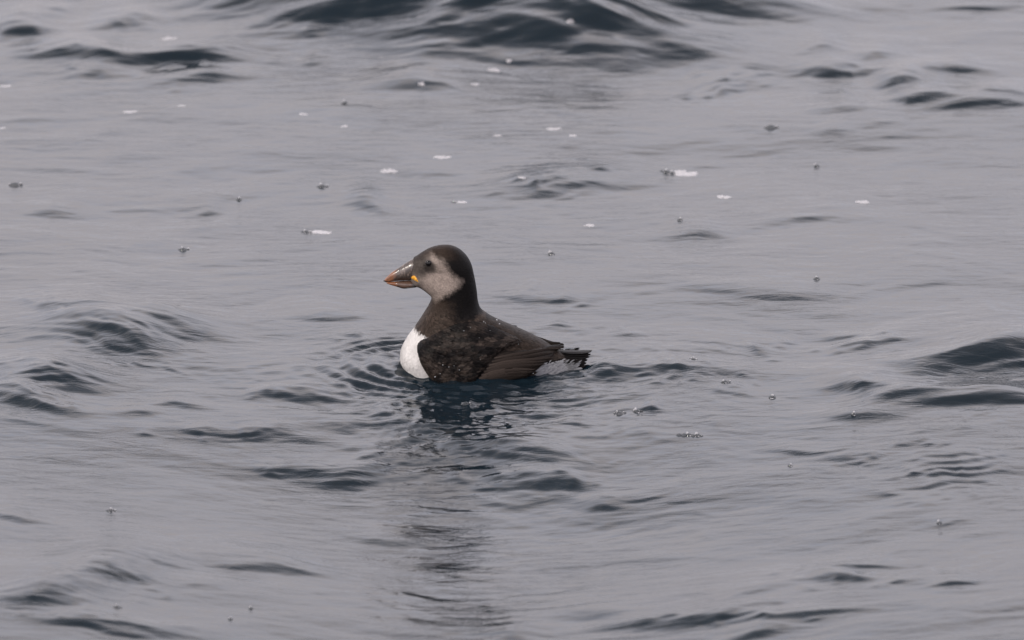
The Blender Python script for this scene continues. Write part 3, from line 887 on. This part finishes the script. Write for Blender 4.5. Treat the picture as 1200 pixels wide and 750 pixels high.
# ---- beads of water on the plumage
m_drop, nt, b = mat_new('water_bead')
b.inputs['Base Color'].default_value = (0.9, 0.92, 0.95, 1); b.inputs['Roughness'].default_value = 0.03  # near-white base colour paints in the sparkle of the beads
b.inputs['IOR'].default_value = 1.333; b.inputs['Transmission Weight'].default_value = 0.35
beads = [(582, 374.5, 1.7), (585, 376.8, 1.1), (566, 371, .9), (568, 372.5, .7), (550, 374, .6), (599, 406, .9), (517, 414, .9), (524, 416, .7),
         (530, 414, .6), (536, 418, .7), (508, 428, 1.0), (514, 424, .6), (606, 395, .7), (560, 384, .5), (592, 392, .6), (573, 379, .6), (542, 377, .6), (623, 427, 1.0), (600, 437, .8)]
vs, fs = [], []
for (u, v, r) in beads + [(random.uniform(495, 610), random.uniform(378, 430), random.uniform(.25, .4)) for _ in range(4)]:
    uA, vA = np.array([u]), np.array([v])
    y = half_width(uA, vA) + wing_height(uA, vA)[0] + 1.3
    c = to_world(uA, vA, -y)[0]
    o = len(vs); nu, nv = 8, 6
    for i in range(nv + 1):
        for j in range(nu):
            p = math.pi * i / nv; q_ = 2 * math.pi * j / nu; R_ = r * 0.55 / PXM
            vs.append((c[0] + R_ * math.sin(p) * math.cos(q_), c[1] + R_ * math.sin(p) * math.sin(q_), c[2] + R_ * math.cos(p)))
    fs += [(o + i * nu + j, o + (i + 1) * nu + j, o + (i + 1) * nu + (j + 1) % nu, o + i * nu + (j + 1) % nu) for i in range(nv) for j in range(nu)]
o = make_mesh('water_beads', vs, np.array(fs), m_drop, puffin); tag(o, kind='stuff')

# ------------------------------------------------------------------ bubbles and foam on the water
m_film, nt, b = mat_new('bubble_film')
b.inputs['Base Color'].default_value = (0.06, 0.065, 0.07, 1); b.inputs['Roughness'].default_value = 0.05; b.inputs['IOR'].default_value = 1.45
b.inputs['Alpha'].default_value = 0.55
m_foam, nt, b = mat_new('white_foam_and_glints'); b.inputs['Alpha'].default_value = 0.5
b.inputs['Base Color'].default_value = (0.55, 0.535, 0.55, 1); b.inputs['Roughness'].default_value = 0.35
b.inputs['Subsurface Weight'].default_value = 0.0


def dome(c, r, sq, base_i, nu=12, nv=5):
    vs = []; fs = []
    for i in range(nv + 1):
        p = 0.5 * math.pi * i / nv * 1.15
        for j in range(nu):
            q_ = 2 * math.pi * j / nu
            vs.append((c[0] + r * math.sin(p) * math.cos(q_), c[1] + r * math.sin(p) * math.sin(q_), c[2] + r * sq * math.cos(p)))
    fs = [(base_i + i * nu + j, base_i + (i + 1) * nu + j, base_i + (i + 1) * nu + (j + 1) % nu, base_i + i * nu + (j + 1) % nu) for i in range(nv) for j in range(nu)]
    return vs, fs


def floaters(name, px, py, wpx, spec, label, cat, group):
    """spec: 'foam' raft of tiny white bubbles, 'bubble' few clear domes with added white glint specks, 'mixed' both"""
    x0, y0 = sea(px, py); z0 = height_at(x0, y0)
    x0, y0 = sea(px, py, z0)
    for _ in range(3): z0 = height_at(x0, y0); x0, y0 = sea(px, py, z0)
    sc_ = F_PX / (CAM - Vector((x0, y0, z0))).length; wm = wpx / sc_
    rs = random.Random(int(px * 7 + py * 13))
    t = bpy.data.objects.new(name, None); col.objects.link(t); t.location = (x0, y0, z0); tag(t, label, cat, group)
    sets = {'foam': ([], [], m_foam, 'foam_froth'), 'bubble': ([], [], m_film, 'bubble_dome')}
    def add(kind, dx, dy, r, sq):
        S = sets[kind]; zz = height_at(x0 + dx, y0 + dy) - z0
        v, f = dome((dx, dy, zz - r * 0.12), r, sq, len(S[0])); S[0].extend(v); S[1].extend(f)
    if spec in ('foam', 'mixed'):
        cx = wm * (0.18 if spec == 'mixed' else 0)
        hw = wm * (0.37 if spec == 'mixed' else .5)
        lobes = [(rs.uniform(-.7, .7), rs.uniform(-.5, .5), rs.uniform(.12, .4)) for _ in range(5)] + [(-.3, .1, .5), (.3, -.1, .45)]
        for _ in range(int(40 + wpx * 3)):
            a = rs.uniform(0, 6.28); q_ = rs.random() ** 0.7
            lx, ly, lr = rs.choice(lobes)
            add('foam', cx + hw * (lx + lr * q_ * math.cos(a)), hw * (ly + lr * 1.3 * q_ * math.sin(a)), wm * rs.uniform(.02, .05) + 0.0010, rs.uniform(.25, .5))
    if spec in ('bubble', 'mixed'):
        if spec == 'mixed': pos = [(-.30, 0, .10), (-.16, -.05, .07), (-.42, .1, .05)]
        elif wpx > 22: pos = [(-.38, .05, .11), (-.2, 0, .13), (-.02, .02, .12), (.14, -.06, .10), (.3, -.05, .12), (.43, -.1, .07)]
        elif wpx > 11: pos = [(-.1, 0, .33), (.3, .1, .14), (-.42, .1, .10)]
        else: pos = [(0, 0, .42)]
        for q_ in range(1 if wpx < 11 else 3):  # white specks added to stand in for glints on the bubbles
            a, b_, r = rs.choice(pos)
            add('foam', (a + rs.uniform(-.8, .8) * r) * wm, (b_ - 0.9 * r) * wm, wm * r * rs.uniform(.12, .25) + 0.0004, .6)
            add('foam', (a + rs.uniform(-.5, .3) * r) * wm, (b_ + 1.0 * r) * wm, wm * r * rs.uniform(.2, .35) + 0.0004, 2.2)
        for (a, b_, r) in pos: add('bubble', a * wm, b_ * wm, r * wm, 0.75)
    for k, (v, f, m, nme) in sets.items():
        if v: 
            o = make_mesh(nme, v, np.array(f), m, t)
            if k == 'foam': tag(o, kind='stuff')


FOAM = [
    (796, 203, 50, 'mixed', 'largest white foam raft with a clear bubble at its left, upper right of the bird'),
    (370, 272, 38, 'mixed', 'white foam raft with a dark bubble at its left, above and left of the bill'),
    (849, 231, 20, 'foam', 'small white foam fleck just below and right of the largest foam raft'),
    (1011, 237, 19, 'foam', 'white foam fleck alone on calm water far right of the bird'),
    (519, 184, 22, 'foam', 'flat white foam fleck high above the puffin head'),
    (455, 200, 22, 'foam', 'thin pale foam streak above the bill, left of the flat white fleck'),
    (578, 82, 17, 'foam', 'oval white foam fleck at the foot of the big dark far swell'),
    (596, 76, 9, 'foam', 'faint tiny foam dot touching the upper right of the oval fleck by the dark swell'),
    (668, 60, 11, 'foam', 'small foam dot on the dark face of the far swell'),
    (556, 99, 12, 'foam', 'soft pale foam dot below the oval fleck by the dark swell'),
    (493, 103, 10, 'foam', 'faint foam dot left of the soft pale one below the dark swell'),
    (199, 45, 19, 'foam', 'pale foam tuft on the dark wave crest at upper left'),
    (152, 131, 17, 'foam', 'slanting foam fleck on calm water below the upper left waves'),
    (6, 101, 16, 'foam', 'foam fleck cut by the left edge below the dark waves'),
    (213, 124, 9, 'foam', 'tiny pale foam dot right of the slanting foam fleck'),
    (3, 150, 8, 'foam', 'tiny foam dot at the left edge of the photo'),
    (648, 151, 19, 'foam', 'flat white foam fleck between the far swell and the largest foam raft'),
    (671, 159, 11, 'foam', 'small bright foam fleck just right of the flat white one'),
    (583, 159, 12, 'foam', 'faint foam fleck left of the flat white one below the far swell'),
    (692, 264, 15, 'foam', 'thin white foam dash to the upper right of the puffin head'),
    (355, 134, 12, 'foam', 'faint foam smudge on calm water in the upper middle left'),
    (612, 208, 10, 'foam', 'tiny foam dot at the left end of the dark ripples above the puffin'),
    (404, 148, 10, 'foam', 'pale speck of foam below the small dark bubble in the upper middle'),
    (19, 217, 18, 'bubble', 'dark bubble cluster near the left edge on calm water'),
    (379, 219, 16, 'bubble', 'low dark bubble cluster above the white raft left of the bird'),
    (404, 121, 10, 'bubble', 'single dark bubble in the upper middle of the water'),
    (280, 234, 8, 'bubble', 'tiny dark bubble left of the low dark cluster'),
    (537, 237, 19, 'mixed', 'dark bubble ringed by white foam directly above the puffin head'),
    (216, 293, 15, 'bubble', 'clear bubble with a bright top, left of the bird'),
    (646, 298, 11, 'bubble', 'small clear bubble right of the puffin head'),
    (905, 150, 19, 'bubble', 'dark bubble cluster below the ripples at upper right'),
    (957, 195, 9, 'bubble', 'tiny dark bubble below the dark cluster at upper right'),
    (797, 258, 9, 'bubble', 'tiny dark bubble below the largest foam raft'),
    (957, 327, 10, 'bubble', 'tiny dark bubble over the long low wave right of the bird'),
    (813, 422, 12, 'bubble', 'small bubble on the ridge behind the tail'),
    (851, 448, 13, 'bubble', 'small dark bubble below the ridge to the right of the tail'),
    (905, 466, 11, 'bubble', 'small round bubble left of the dark right hand waves'),
    (727, 485, 17, 'bubble', 'round dark bubble with a white glint, below right of the tail'),
    (748, 482, 13, 'bubble', 'smaller bubble just right of the round dark one near the tail'),
    (808, 510, 32, 'bubble', 'row of joined bubbles with white glints, lower right of the tail'),
    (547, 473, 13, 'bubble', 'bubble in the churned water in front of the bird'),
    (131, 599, 14, 'bubble', 'pale topped bubble alone in the lower left'),
    (138, 712, 13, 'bubble', 'dark bubble on the rippled wave near the bottom left'),
    (294, 713, 7, 'bubble', 'tiny dark bubble near the bottom edge, left of centre'),
    (270, 726, 8, 'bubble', 'tiny dark bubble nearest the bottom edge, right of the rippled wave'),
    (926, 546, 8, 'bubble', 'tiny dark bubble alone on calm water at lower right'),
    (1101, 613, 9, 'bubble', 'tiny double bubble under the small wave at lower right'),
    (1000, 490, 8, 'bubble', 'tiny bubble below the slanting wave at right'),
]
for (px, py, w, spec, label) in FOAM:
    nm = {'foam': 'foam_fleck', 'bubble': 'bubble_cluster', 'mixed': 'foam_raft'}[spec]
    floaters(nm, px, py, w, spec, label, {'foam': 'foam', 'bubble': 'bubble', 'mixed': 'foam'}[spec],
             {'foam': 'white foam flecks drifting on the sea', 'bubble': 'bubbles floating on the sea', 'mixed': 'foam rafts with bubbles drifting on the sea'}[spec])
